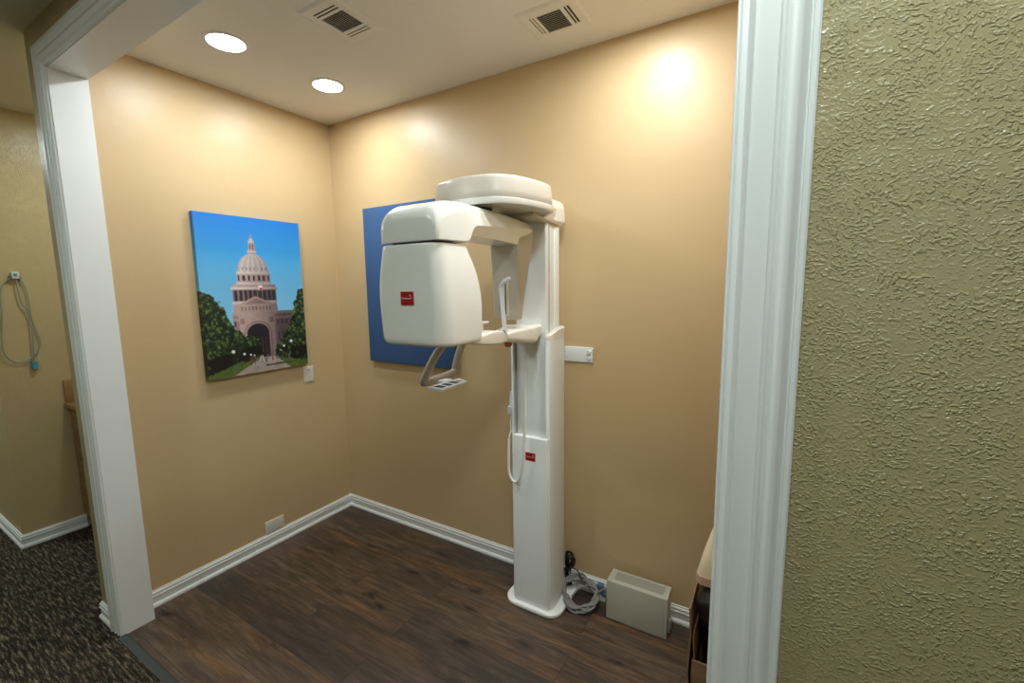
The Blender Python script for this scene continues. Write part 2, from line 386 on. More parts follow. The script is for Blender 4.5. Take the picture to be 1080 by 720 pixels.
# ------------------------------------------------------------------ canvas print of a domed capitol
def vnoise(x, y, seed=0):
    rs = np.random.RandomState(seed); T = rs.rand(64, 64)
    xi = np.floor(x).astype(int); yi = np.floor(y).astype(int); fx = x-xi; fy = y-yi
    fx = fx*fx*(3-2*fx); fy = fy*fy*(3-2*fy)
    a = T[yi % 64, xi % 64]; b = T[yi % 64, (xi+1) % 64]; c = T[(yi+1) % 64, xi % 64]; d = T[(yi+1) % 64, (xi+1) % 64]
    return (a*(1-fx)+b*fx)*(1-fy)+(c*(1-fx)+d*fx)*fy
def fbm(x, y, o=4, seed=0):
    s = 0; a = .5; t = 0
    for k in range(o): s = s+a*vnoise(x*2**k, y*2**k, seed+k); t += a; a *= .55
    return s/t
def picture(u, v):
    L3 = lambda r, g, b: np.array(lin(r, g, b)[:3])
    c = np.zeros(u.shape+(3,))
    def put(mask, col): 
        m = np.clip(mask, 0, 1)[..., None]; c[:] = c*(1-m)+np.asarray(col)*m
    def mixc(a, b, t): t = np.clip(t, 0, 1)[..., None]; return a*(1-t)+b*t
    AA = .004
    inb = lambda x, lo, hi: np.clip((x-lo)/AA+.5, 0, 1)*np.clip((hi-x)/AA+.5, 0, 1)
    t_ = np.clip(v/.62, 0, 1)
    u0 = u; u = .535+(u0-.487)/1.13      # the building sits a little left of the middle
    put(np.ones_like(u), mixc(mixc(L3(20, 122, 212), L3(66, 168, 228), t_*2), L3(130, 200, 238), t_*1.6-.55))
    X = .535
    du = np.abs(u-X); lit = np.clip(.5+(X-u)/.32+.15, 0, 1)       # stone is paler on its left side
    stone = mixc(L3(118, 96, 98), L3(196, 168, 160), lit); stone2 = mixc(L3(88, 70, 74), L3(160, 134, 130), lit); dk = L3(52, 42, 50)
    n = fbm(u*60, v*90, 3, 7)[..., None]; stone = stone*(.8+.4*n); stone2 = stone2*(.8+.4*n)
    dome = mixc(L3(150, 138, 142), L3(218, 206, 202), lit)*(.92+.16*n)
    # statue, lantern
    put((inb(v, .105, .135)*inb(du, -1, .006)), stone)
    put(inb(v, .132, .150)*inb(du, -1, .014), dome); put(inb(v, .148, .16)*inb(du, -1, .026), dome)
    put(inb(v, .158, .215)*inb(du, -1, .028), stone); put(inb(v, .165, .2)*inb(np.abs(du-.011), -1, .004), dk)
    put(inb(v, .208, .222)*inb(du, -1, .038), dome); put(inb(v, .22, .24)*inb(du, -1, .033+.0*v), stone)
    # dome
    w = .132*np.sqrt(np.clip(1-((.345-v)/.118)**2, 0, 1)); m = inb(v, .23, .346)*np.clip((w-du)/AA+.5, 0, 1)
    ribs = .88+.12*np.cos((u-X)/np.maximum(w, .01)*1.2*14)
    put(m, dome*ribs[..., None])
    put(inb(v, .315, .332)*inb(du, -1, .13)*(np.sin((u-X)*190) > .55), stone2)
    put(inb(v, .343, .358)*inb(du, -1, .145), dome)
    put(inb(v, .357, .415)*inb(du, -1, .142), stone)
    put(inb(v, .366, .40)*inb(du, -1, .135)*(np.cos((u-X)*2*np.pi/.043) > .1), dk*1.1)
    put(inb(v, .41, .425)*inb(du, -1, .15), dome); put(inb(v, .424, .445)*inb(du, -1, .185), stone)
    put(inb(v, .44, .458)*inb(du, -1, .2), dome)
    # colonnade
    put(inb(v, .456, .54)*inb(du, -1, .188), stone2*.75)
    put(inb(v, .462, .532)*inb(du, -1, .185)*(np.cos((u-X)*2*np.pi/.041+np.pi) < .35), dk)
    put(inb(v, .53, .55)*inb(du, -1, .192), dome); put(inb(v, .548, .60)*inb(du, -1, .186+.15*(v-.548)), stone)
    # pediment
    pw = (v-.498)*2.9; put(inb(v, .498, .553)*np.clip((pw-du)/AA+.5, 0, 1), stone); put(inb(v, .512, .55)*np.clip((pw-.045-du)/AA+.5, 0, 1), stone2)
    put(inb(v, .55, .605)*inb(du, -1, .165), stone); put(inb(v, .565, .59)*inb(du, -1, .135)*(np.cos((u-X)*2*np.pi/.03) > .2), stone2*.7)
    # body
    put(inb(v, .602, .95)*inb(u, .333, .880), stone2); put(inb(v, .602, .62)*inb(u, .325, .888), stone)
    put(inb(v, .64, .652)*inb(u, .333, .880), stone)
    put(inb(v, .66, .69)*inb(du, .18, .30)*(np.cos((u-X)*2*np.pi/.045) > 0), dk)
    put(inb(v, .745, .8)*inb(du, .18, .30)*(np.cos((u-X)*2*np.pi/.045) > 0), dk)
    put(inb(v, .62, .95)*inb(du, -1, .155), stone); put(inb(v, .64, .675)*inb(np.abs(du-.128), -1, .018), stone2)
    for r_, cc in ((.122, stone2), (.108, stone), (.098, dk*.55)):
        top = .678+.098*.66; a = np.sqrt(du**2+((np.minimum(v, top)-top)*1.5)**2)
        put(np.clip((r_-a)/AA+.5, 0, 1)*inb(v, 0, .95), cc)
    put(inb(v, .77, .9)*inb(du, -1, .09)*(np.cos((u-X)*2*np.pi/.03) > .7), stone2*.4)
    # flag
    put(inb(v, .43, .462)*inb(u, .565, .6), L3(235, 230, 228)); put(inb(v, .446, .462)*inb(u, .572, .6), L3(190, 40, 40))
    # ground: walk and lawns
    u = u0
    gl = .905
    put(inb(v, gl, 1.2), mixc(L3(56, 78, 34), L3(98, 118, 56), fbm(u*30, v*50, 2, 3)))
    pl = .50-(v-gl)*2.9; pr = .64+(v-gl)*1.7
    put(inb(v, gl, 1.2)*np.clip((u-pl)/.006+.5, 0, 1)*np.clip((pr-u)/.006+.5, 0, 1), mixc(L3(150, 138, 128), L3(190, 178, 168), fbm(u*20, v*40, 3, 4)))
    put(inb(v, .955, .967)*inb(u, .45, .9)*(fbm(u*16, v*60, 3, 12) > .45), L3(60, 54, 50))
    # trees: leafy masses with a broken outline
    e = fbm(u*13, v*19, 5, 21)-.5; lf = fbm(u*52, v*74, 3, 31)
    topL = np.interp(u, [-.1, 0, .05, .11, .16, .21, .25, .33, .42, .50, .54], [.41, .43, .455, .50, .52, .60, .66, .72, .77, .81, .93])
    topR = np.interp(u, [.62, .66, .70, .76, .82, .87, .90, .94, 1.0, 1.1], [.95, .84, .80, .73, .70, .62, .54, .485, .462, .45])
    botL = np.interp(u, [0, .1, .3, .5], [.985, .955, .925, .905]); botR = np.interp(u, [.62, .8, 1.0], [.905, .94, .955])
    g1 = mixc(mixc(L3(10, 18, 12), L3(44, 64, 34), (lf-.25)*2.6), L3(122, 146, 84), (lf-.56)*3.6)
    shade = np.clip((v-.5)/.5, 0, 1)[..., None]
    for tp, bt_, lo, hi in ((topL, botL, -.2, .54), (topR, botR, .62, 1.2)):
        m = np.clip((v-tp-e*.20)/.006, 0, 1)*inb(v, 0, 1.2)*np.clip((bt_-v+e*.05)/.006, 0, 1)*inb(u, lo, hi)
        put(m, g1*(1.15-.5*shade))
        put(m*(v > bt_-.09)*(fbm(u*24, v*20, 3, 44) > .42), L3(14, 16, 10))
    for tx in (.045, .075, .93, .985): put(inb(u, tx-.006, tx+.006)*inb(v, .86, .965), L3(26, 20, 16))
    # people on the walk
    rs = np.random.RandomState(3)
    for k in range(16):
        px, py = .38+rs.rand()*.42, .905+rs.rand()*.025
        put(inb(u, px-.005, px+.005)*inb(v, py-.02, py+.012), [L3(170, 40, 40), L3(210, 205, 200), L3(40, 40, 50), L3(120, 110, 130)][k % 4])
    # globe lamps
    for gx_, gy_, r_ in ((.235, .845, .016), (.335, .868, .012), (.395, .878, .009), (.43, .885, .007), (.74, .845, .012), (.822, .818, .016), (.70, .872, .007)):
        a = np.sqrt((u-gx_)**2+((v-gy_)*1.5)**2); put(np.clip((r_-a)/AA+.5, 0, 1), L3(236, 238, 240))
        put(inb(u, gx_-.003, gx_+.003)*inb(v, gy_+r_*.66, gy_+.07), L3(30, 30, 28))
    return c
def make_canvas():
    t = thing('canvas_print', 'canvas print of a domed capitol between dark trees under blue sky, on the left wall', 'picture', (0, -.603, 1.137))
    Wd, Hd, D = .604, .912, .034
    nx, nz = 150, 228
    uu, vv = np.meshgrid(np.linspace(0, 1, nx+1), np.linspace(0, 1, nz+1))
    colr = picture(uu, vv)
    vs = [(D, (a-.5)*Wd, (1-b)*Hd) for a, b in zip(uu.ravel(), vv.ravel())]
    fs = [(j*(nx+1)+i, j*(nx+1)+i+1, (j+1)*(nx+1)+i+1, (j+1)*(nx+1)+i) for j in range(nz) for i in range(nx)]
    cols = list(colr.reshape(-1, 3))
    # wrapped edges continue the border colours
    def edge(idx):
        n0 = len(vs)
        for i in idx: x, y, z = vs[i]; vs.append((x, y, z)); cols.append(cols[i]*.9); vs.append((.002, y, z)); cols.append(cols[i]*.9)
        for k in range(len(idx)-1): fs.append((n0+2*k, n0+2*k+1, n0+2*k+3, n0+2*k+2))
    N = (nx+1)
    edge([j*N for j in range(nz+1)]); edge([j*N+nx for j in range(nz+1)]); edge(list(range(N))); edge([nz*N+i for i in range(N)])
    m = mat('printed_canvas', (1, 1, 1, 1), .45)
    at = nd(m, 'ShaderNodeAttribute', _attribute_name='print_colour'); lk(m, at.outputs['Color'], bsdf(m).inputs['Base Color'])
    v = coords(m, (1, 1, 1)); nn = nd(m, 'ShaderNodeTexNoise', Scale=420., Detail=1.); lk(m, v, nn.inputs['Vector']); bump(m, nn.outputs['Fac'], .2, .0004)
    o = mesh_obj('printed_canvas', vs, fs, m, t)
    at_ = o.data.color_attributes.new('print_colour', 'FLOAT_COLOR', 'POINT')
    at_.data.foreach_set('color', np.concatenate([np.array(cols), np.ones((len(cols), 1))], 1).astype(np.float32).ravel())
    g = G()
    g.box((.001, -Wd/2+.004, .004), (.02, -Wd/2+.03, Hd-.004)).box((.001, Wd/2-.03, .004), (.02, Wd/2-.004, Hd-.004)).box((.001, -Wd/2+.03, .004), (.02, Wd/2-.03, .03)).box((.001, -Wd/2+.03, Hd-.03), (.02, Wd/2-.03, Hd-.004))
    g.build('stretcher_frame', with_fine_bump(mat('pine_stretcher', lin(190, 160, 110), .7)), t)
    t.rotation_euler = (0, 0, 0)
make_canvas()

# ------------------------------------------------------------------ blue panel on the back wall
BLUE = mat('blue_fabric', lin(64, 96, 142), .85, spec=.2)
v = coords(BLUE); nn = nd(BLUE, 'ShaderNodeTexNoise', Scale=350., Detail=2.); lk(BLUE, v, nn.inputs['Vector']); bump(BLUE, nn.outputs['Fac'], .4, .001)
o = G().box((-.3675, -.032, 0), (.3675, -.001, 1.008), .003).build('wall_panel', BLUE, smooth=30); o.location = (.6955, 0, 1.141)
tag(o, 'plain blue fabric wall panel hanging behind the x-ray head', 'wall panel')

# ------------------------------------------------------------------ outlets and wall plates
PLATE = with_fine_bump(mat('white_plate_plastic', lin(222, 220, 208), .35), 200., .05, .0002)
SLOT = mat('dark_slot', lin(40, 36, 32), .6)
def rotx90(root, pts): pass
t = thing('power_outlet', 'white duplex outlet plate on the left wall below the capitol picture', 'outlet', (0, -.283, 1.008))
G().box((0, -.037, 0), (.006, .037, .107), .002).build('face_plate', PLATE, t, 30)
for z in (.031, .077):
    r = G().loft([[Vector((x, y, z+q)) for y, q in rrect(-.016, .016, -.0145, .0145, .009, 5)] for x in (.004, .0078)]).build('receptacle', PLATE, t, 30)
    G().box((.0075, -.008, z-.001), (.0082, -.0055, z+.008)).box((.0075, .0055, z-.001), (.0082, .008, z+.008)).box((.0075, -.002, z-.010), (.0082, .002, z-.006)).build('slots', SLOT, r)
G().tube([(.005, 0, .0535), (.0078, 0, .0535)], .0028, 10).build('screw', PLATE, t)
t = thing('blank_wall_plate', 'blank white wall plate lying sideways just above the left baseboard', 'wall plate', (0, -.594, .0915))
G().box((0, -.062, 0), (.007, .062, .08), .0025).build('face_plate', PLATE, t, 30)
for y in (-.042, .042): G().tube([(.006, y, .04), (.0078, y, .04)], .003, 10).build('screw', GREYCORD, t)
t = thing('wall_bracket', 'white horizontal mounting plate on the back wall right of the x-ray column', 'bracket', (1.84, 0, 1.245))
G().box((-.085, -.009, 0), (.083, 0, .076), .002).build('plate', PANEL_WHITE, t, 30)
G().box((.0785, -.016, 0), (.083, -.002, .074), .001).build('end_flange', PANEL_WHITE, t, 30)
for z in (.022, .053):
    G().tube([(.062, -.008, z), (.062, -.02, z)], lambda q: .0105-.002*q, 16).build('knob', PLATE, t, 50)

# ------------------------------------------------------------------ the panoramic x-ray machine
XM = thing('dental_xray_machine', 'tall white panoramic dental x-ray machine on a column against the back wall', 'x-ray machine')
# base plate
g = G(); A = (1.548, 1.862, -.305, -.02)
def bp(z, e): return ringz(z, A[0]+e, A[1]-e, A[2]+e, A[3]-e, (.075, .075, .03, .03), seg=10)
g.loft([bp(0, .003), bp(.004, 0), bp(.016, 0), bp(.021, .004), bp(.022, .010)])
g.build('base_plate', WHITE, XM, 40)
# outer sleeve: a U-shaped shell, open at the front, with a rounded right side
def sleeve_outline(e=0., inner=.018):
    q = [(1.600, -.268), (1.600, -.12), (1.606, -.06), (1.63, -.036), (1.715, -.034), (1.775, -.045), (1.803, -.09), (1.815, -.15), (1.819, -.20), (1.817, -.245), (1.808, -.268)]
    out = catmull([Vector((x+(1.71-x)*-e*6, y-(.0 if y > -.2 else e), 0)) for x, y in q], 5)
    inn = [Vector((x, y, 0)) for x, y in ((1.790, -.272), (1.784, -.16), (1.775, -.06), (1.65, -.055), (1.618, -.07), (1.613, -.16), (1.613, -.272))]
    return out, inn
def shell(z0, zt, e, name, m, edge=.004):
    out, inn = sleeve_outline(e); c = Vector((1.71, -.15, 0))
    R0 = [Vector((p.x, p.y, z0)) for p in out+inn]
    R1 = [Vector((p.x, p.y, zt(p.y)-edge)) for p in out]+[Vector((p.x, p.y, zt(p.y)-edge*.5)) for p in inn]
    R2 = [Vector((*(p+(c-p)*edge*7).xy, zt(p.y))) for p in out]+[Vector((p.x, p.y, zt(p.y))) for p in inn]
    return G().loft([R0, R1, R2]).build(name, m, XM, 35)
shell(.020, lambda y: 1.384, 0, 'sleeve', PANEL_WHITE, .001)
shell(1.384, lambda y: 1.402+.030*min(1, max(0, (y+.275)/.09))**.6, .0008, 'sleeve_collar', CREAM, .006)
# lower front cover
g = G(); g.loft([ringz(z, 1.612+e, 1.803-e, -.284+e, -.268, .004, seg=3) for z, e in ((.021, .001), (.9, 0), (.905, .0015))])
lc = g.build('lower_front_cover', PANEL_WHITE, XM, 30)
G().box((1.613, -.272, .903), (1.802, -.252, .9065), .001).build('cover_lip', WHITE, XM, 30)
# sliding column
g = G()
g.loft([[Vector((x, y, z)) for x, y in [(1.624, -.245), (1.6245, -.2555), (1.629, -.2575), (1.770, -.2575), (1.781, -.2555), (1.7855, -.250), (1.786, -.240), (1.766, -.075), (1.760, -.07), (1.632, -.07), (1.626, -.075)]] for z in (.40, 1.935)])
col = g.build('sliding_column', PANEL_WHITE, XM, 30)
G().box((1.770, -.2275, .92), (1.7855, -.222, 1.91)).build('side_groove', GREYCORD, col)
G().box((1.760, -.150, .92), (1.7785, -.10, 1.91), .001).build('side_rail', PANEL_WHITE, col, 30)
G().box((1.632, -.2582, 1.4065), (1.768, -.2570, 1.4075)).build('seam', GREYCORD, col)
# column head cap
g = G(); K = (1.598, 1.790, -.255, -.03)
def kc(z, e, r=.03): return ringz(z, K[0]+e, K[1]-e, K[2]+e, K[3]-e, r, seg=6)
g.loft([kc(1.915, .02), kc(1.930, .002), kc(1.937, 0), kc(1.952, 0)])
g.build('column_cap_lip', WHITE, XM, 40)
g = G(); g.loft([kc(1.952, .001), kc(1.995, .003), kc(2.024, .008), kc(2.034, .018), kc(2.037, .04)])
g.build('column_cap', CREAM, XM, 50)
# neck between the column and the overhead carriage
g = G(); g.loft([ringy(y, x0, x1, z0, z1, .015, seg=5) for y, x0, x1, z0, z1 in ((-.12, 1.61, 1.785, 1.91, 2.0), (-.30, 1.60, 1.80, 1.917, 2.0), (-.42, 1.58, 1.81, 1.925, 2.0))])
g.build('carriage_neck', BEIGE, XM, 40)
# overhead carriage: upper shell and lower lip
OC = catmull([Vector((x, y, 0)) for x, y in [(1.80, -.30), (1.845, -.345), (1.885, -.39), (1.903, -.44), (1.900, -.52), (1.885, -.60), (1.855, -.675), (1.80, -.725), (1.70, -.745), (1.60, -.735),
      (1.520, -.700), (1.494, -.655), (1.490, -.55), (1.492, -.44), (1.515, -.38), (1.56, -.34), (1.60, -.30), (1.70, -.29)]], 6, True)[:-1]
def oc(z, e, dz=0):
    c = Vector((1.70, -.53, 0)); out = []; n = len(OC)
    for i, p in enumerate(OC):
        t = (OC[(i+1) % n]-OC[i-1]).normalized(); q = p+Vector((t.y, -t.x, 0))*e
        if e > .03: q = p+(c-p)*(e/.2)
        out.append(Vector((q.x, q.y, z+dz)))
    return out
# make sure positive inset goes inward
_t = (OC[1]-OC[-1]).normalized(); SG = 1 if Vector((_t.y, -_t.x, 0)).dot(Vector((1.70, -.53, 0))-OC[0]) > 0 else -1
def ocs(z, e): return oc(z, e*SG) if e <= .03 else oc(z, e)
g = G(); g.loft([ocs(1.940, .05), ocs(1.938, .016), ocs(1.932, .013), ocs(1.9305, .006), ocs(1.9325, .001), ocs(1.938, -.001), ocs(1.952, -.001), ocs(1.9545, .003)])
lip = g.build('carriage_lip', WHITE, XM, 40)
g = G(); g.loft([ocs(1.9546, .003), ocs(1.956, .002), ocs(1.980, .003), ocs(2.005, .006), ocs(2.024, .009), ocs(2.032, .0115), ocs(2.036, .016), ocs(2.0385, .026), ocs(2.040, .05), ocs(2.041, .10), ocs(2.041, .16)])
shl = g.build('carriage_shell', mat('pearl_grey_plastic', lin(206, 200, 190), .3), XM, 60)
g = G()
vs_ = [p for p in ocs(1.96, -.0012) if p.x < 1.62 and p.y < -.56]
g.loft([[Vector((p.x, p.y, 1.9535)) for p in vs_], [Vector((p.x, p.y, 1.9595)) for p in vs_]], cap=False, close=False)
g.build('reflection_strip', mat('pale_blue_reflection', lin(150, 178, 205), .2), shl, 60)  # pale blue colour paints the blue wall panel's reflection above the lip
# swivel hub
g = G(); n = 32
hub = lambda r, z: [Vector((1.675+r*math.cos(2*math.pi*k/n), -.60+r*math.sin(2*math.pi*k/n), z)) for k in range(n)]
g.loft([hub(.045, 1.90), hub(.045, 1.925), hub(.040, 1.928), hub(.040, 1.942)])
g.build('swivel_hub', BLACK, XM, 40)
# rotating arm with the upper head shell (one continuous body)
ARM = [  # y, xl, xr, zbottom, zside(chamfer top), ztop, rtop
 (-1.003, 1.600, 1.735, 1.800, 1.802, 1.812, .02),
 (-1.002, 1.555, 1.765, 1.784, 1.786, 1.845, .04),
 (-.999, 1.532, 1.775, 1.7825, 1.785, 1.866, .05),
 (-.990, 1.522, 1.780, 1.782, 1.785, 1.886, .055),
 (-.972, 1.518, 1.784, 1.782, 1.785, 1.900, .056),
 (-.945, 1.517, 1.787, 1.782, 1.785, 1.911, .052),
 (-.910, 1.520, 1.788, 1.782, 1.786, 1.917, .048),
 (-.862, 1.524, 1.788, 1.782, 1.787, 1.920, .044),
 (-.842, 1.528, 1.788, 1.784, 1.793, 1.921, .042),
 (-.829, 1.532, 1.788, 1.792, 1.812, 1.921, .04),
 (-.817, 1.537, 1.787, 1.801, 1.829, 1.921, .04),
 (-.802, 1.545, 1.786, 1.808, 1.841, 1.921, .038),
 (-.780, 1.556, 1.784, 1.812, 1.847, 1.921, .036),
 (-.700, 1.573, 1.780, 1.813, 1.853, 1.921, .034),
 (-.600, 1.584, 1.774, 1.812, 1.860, 1.921, .032),
 (-.500, 1.590, 1.767, 1.810, 1.867, 1.920, .032),
 (-.420, 1.593, 1.762, 1.808, 1.873, 1.918, .032),
 (-.360, 1.596, 1.757, 1.809, 1.877, 1.914, .030),
 (-.325, 1.599, 1.752, 1.814, 1.878, 1.908, .028),
 (-.308, 1.606, 1.745, 1.826, 1.877, 1.899, .02),
 (-.302, 1.62, 1.732, 1.845, 1.874, 1.888, .01)]
def arm_ring(y, xl, xr, zb, zs, zt, r):
    r = min(r, (zt-zs)*.95); ch = min(max(0, zs-zb)*.5, .02); out = []
    # start at the bottom centre-left, run to the right, up and over
    out.append(Vector((xl+ch, y, zb)))
    for k in range(1, 6): out.append(Vector((xl+ch+(xr-xl-2*ch)*k/6, y, zb)))
    out.append(Vector((xr-ch, y, zb)))
    for k in (1, 2, 3): q = k/4; out.append(Vector((xr-ch*(1-q), y, zb+(zs-zb)*q)))
    out.append(Vector((xr, y, zs)))
    w = float(smoothstep(-.86, -.78, y)); hgt = zt-zs
    def corner(a):
        """rounded over the head, leaning inwards above a crease along the arm"""
        c, n_ = math.cos(a), math.sin(a); q0 = (r-r*c, zt-r+r*n_)
        q1 = (.012+.030*(1-c), zs+hgt*(.5+.5*n_)) if a > 0 else (.0, zs+.0005)
        return q0[0]*(1-w)+q1[0]*w, q0[1]*(1-w)+q1[1]*w
    for k in range(0, 11): dx, z_ = corner(math.radians(90*k/10)); out.append(Vector((xr-dx, y, z_)))
    for k in range(10, -1, -1): dx, z_ = corner(math.radians(90*k/10)); out.append(Vector((xl+dx*1.1, y, z_)))
    out.append(Vector((xl, y, zs)))
    for k in (3, 2, 1): q = k/4; out.append(Vector((xl+ch*(1-q), y, zb+(zs-zb)*q)))
    return out
def densify(rows, k):
    P = [Vector(r[:3]) for r in rows]; Q = [Vector(r[3:6]) for r in rows]; T = [Vector((r[6], 0, 0)) for r in rows]
    return [(*a, *b, c.x) for a, b, c in zip(catmull(P, k), catmull(Q, k), catmull(T, k))]
g = G(); g.loft([arm_ring(*r) for r in densify(ARM, 3)])
arm = g.build('rotating_arm', WHITE, XM, 24)
# tube head, lower shell
HD = [  # z, xl, xr, yf, yb
 (1.436, 1.540, 1.775, -.968, -.830), (1.437, 1.524, 1.788, -.984, -.802), (1.441, 1.512, 1.796, -.995, -.792), (1.448, 1.505, 1.799, -1.000, -.788),
 (1.466, 1.500, 1.800, -1.003, -.785), (1.52, 1.496, 1.801, -1.004, -.784), (1.58, 1.493, 1.800, -1.005, -.783), (1.63, 1.494, 1.797, -1.005, -.788),
 (1.68, 1.498, 1.792, -1.004, -.800), (1.72, 1.505, 1.787, -1.003, -.816), (1.75, 1.511, 1.782, -1.002, -.831), (1.772, 1.515, 1.779, -1.000, -.840), (1.775, 1.519, 1.775, -.996, -.843)]
def hd(z, xl, xr, yf, yb):
    out = []
    for x, y in rrect(xl, xr, yf, yb, (.04, .05, .02, .04), 10):
        q = max(0, 1-((x-(xl+xr)/2)/((xr-xl)/2))**2)
        out.append(Vector((x, y-.006*q if y < (yf+yb)/2 else y, z)))
    return out
def dens5(rows, k):
    P = [Vector(r[:3]) for r in rows]; Q = [Vector((*r[3:5], 0)) for r in rows]
    return [(*a, b.x, b.y) for a, b in zip(catmull(P, k), catmull(Q, k))]
g = G(); g.loft([hd(*r) for r in dens5(HD, 3)])
head = g.build('tube_head', WHITE, XM, 50)
G().loft([ringz(z, 1.545, 1.765, -.985, -.885, .035) for z in (1.77, 1.79)]).build('shell_gap', BLACK, XM, 40)
# inner lining under the arm where it meets the head
# red badges with lettering
def text_mesh(txt, size, m, parent, mtx, name='lettering', w=None):
    cu = bpy.data.curves.new('t', 'FONT'); cu.body = txt; cu.size = size; cu.align_x = 'CENTER'; cu.align_y = 'CENTER'; cu.extrude = size*.02
    o = bpy.data.objects.new('t', cu); COL.objects.link(o)
    bpy.context.view_layer.update()
    me = bpy.data.meshes.new_from_object(o.evaluated_get(bpy.context.evaluated_depsgraph_get()))
    bpy.data.objects.remove(o); me.name = name; me.transform(mtx); me.materials.clear(); me.materials.append(m)
    r = bpy.data.objects.new(name, me); COL.objects.link(r); r.parent = parent; return r
def badge(x, y, z, w, h):
    b = G().loft([[Vector((x+a, y+d, z+c)) for a, c in rrect(-w/2, w/2, -h/2, h/2, .0015, 4)] for d in (.012, -.0012)]).build('badge', RED, XM, 30)
    b['label'] = 'red square badge with small white lettering'
    mt = Matrix.Translation((x-.002, y-.0016, z)) @ Matrix.Rotation(math.pi/2, 4, 'X')
    text_mesh('Carestream', w*.165, LETTER, b, mt)
    g = G()
    for cx_, cz_, r_ in ((x+w*.27, z+h*.2, w*.075), (x+w*.4, z+h*.04, w*.04)):
        pts = []
        for k in range(8):
            a = math.pi/4*k; q = r_ if k % 2 == 0 else r_*.42; pts.append((cx_+q*math.cos(a), cz_+q*math.sin(a)))
        g.loft([[Vector((p, y-.0012-d, q)) for p, q in pts] for d in (0, .0006)])
    g.build('spark_mark', LETTER, b)
badge(1.649, -1.0105, 1.598, .055, .044)
badge(1.7115, -.284, .809, .054, .041)
# small name plate on the side of the head
pl_ = G().box((1.789, -.935, 1.4535), (1.7945, -.862, 1.4765), .001).build('name_plate', PLATEGREY, XM, 30)
g = G(); g.box((1.7942, -.930, 1.4635), (1.7948, -.867, 1.4668)); g.box((1.7942, -.930, 1.4695), (1.7948, -.885, 1.4703)); g.box((1.7942, -.930, 1.4585), (1.7948, -.875, 1.4593))
g.build('plate_print', PLATEDARK, pl_)
# sensor housing under the far end of the arm
SN = [(1.487, 1.630, 1.735, -.437, -.418), (1.489, 1.622, 1.742, -.440, -.412), (1.494, 1.617, 1.745, -.441, -.406), (1.53, 1.614, 1.746, -.442, -.396), (1.62, 1.610, 1.748, -.442, -.374),
      (1.72, 1.605, 1.750, -.442, -.347), (1.80, 1.600, 1.751, -.443, -.322), (1.845, 1.598, 1.752, -.445, -.312), (1.87, 1.60, 1.75, -.445, -.312)]
g = G(); g.loft([ringz(z, a, b, c, d, .012, seg=5) for z, a, b, c, d in dens5(SN, 3)])
sens = g.build('sensor_housing', GREY_PL, XM, 40)
G().loft([ringy(y, 1.668, 1.699, 1.503, 1.668, .004, seg=3) for y in (-.441, -.4455)]).build('slit_frame', mat('pale_slit_frame', lin(206, 204, 180), .4), sens, 30)
G().box((1.680, -.4462, 1.512), (1.686, -.4452, 1.645)).build('slit', PLATEDARK, sens)
# fillet lobe where the arm's underside meets the head
g = G(); g.loft([ringz(z, 1.56, 1.77, -.885, yb, .02, seg=4) for z, yb in ((1.783, -.856), (1.79, -.852), (1.80, -.843), (1.812, -.828), (1.825, -.81))])
g.build('inner_fillet', WHITE, arm, 50)
# patient support arm on the column
SA = [(-.252, 1.620, 1.762, 1.398, 1.450), (-.29, 1.612, 1.770, 1.388, 1.452), (-.335, 1.612, 1.784, 1.378, 1.454), (-.36, 1.618, 1.786, 1.376, 1.454), (-.40, 1.630, 1.774, 1.380, 1.450), (-.46, 1.645, 1.757, 1.390, 1.446), (-.53, 1.655, 1.745, 1.399, 1.441), (-.56, 1.66, 1.74, 1.404, 1.439)]
def sa(y, a, b, z0, z1): return ringy(y, a, b, z0, z1, (.022, .022, .010, .010), seg=6)
g = G(); g.loft([sa(*r) for r in dens5(SA, 3)])
sup = g.build('support_arm', CREAM, XM, 45)
# chin tray
g = G()
TR = [(-.535, 1.640, 1.745, 1.402, 1.448), (-.60, 1.628, 1.752, 1.402, 1.456), (-.66, 1.620, 1.755, 1.406, 1.456), (-.73, 1.622, 1.750, 1.414, 1.448), (-.765, 1.635, 1.740, 1.420, 1.436)]
g.loft([ringy(y, a, b, z0, z1, .007, seg=5) for y, a, b, z0, z1 in dens5(TR, 4)])
tray = g.build('chin_tray', CREAM, XM, 45)
G().tube([(1.683, -.63, 1.44), (1.683, -.63, 1.485)], .006, 12).build('chin_post', WHITE, tray, 50)
G().loft([ringz(z, 1.672-e, 1.704+e, -.655, -.60, .012, seg=5) for z, e in ((1.485, -.003), (1.488, 0), (1.492, 0), (1.494, -.003))]).build('chin_cup', WHITE, tray, 50)
# head support rod with its bent tip
g = G()
g.loft([[Vector((cx_+a, cy_+b, z)) for a, b in rrect(-.009, .009, -.005, .005, .003, 3)] for z, cx_, cy_ in ((1.436, 1.742, -.55), (1.445, 1.742, -.55), (1.54, 1.734, -.55), (1.628, 1.726, -.55), (1.634, 1.727, -.55))])
g.loft([[Vector((x_, -.55+b, z_+a)) for a, b in rrect(-q, q, -.006, .006, .004, 3)] for x_, z_, q in ((1.717, 1.622, .006), (1.722, 1.636, .008), (1.733, 1.646, .009), (1.748, 1.656, .0095), (1.762, 1.663, .0095), (1.770, 1.664, .006))])
g.build('head_support', LAV, XM, 45)
G().tube([(1.748, -.565, 1.445), (1.722, -.565, 1.447)], .009, 14).build('rod_clamp', GREYCORD, XM, 40)
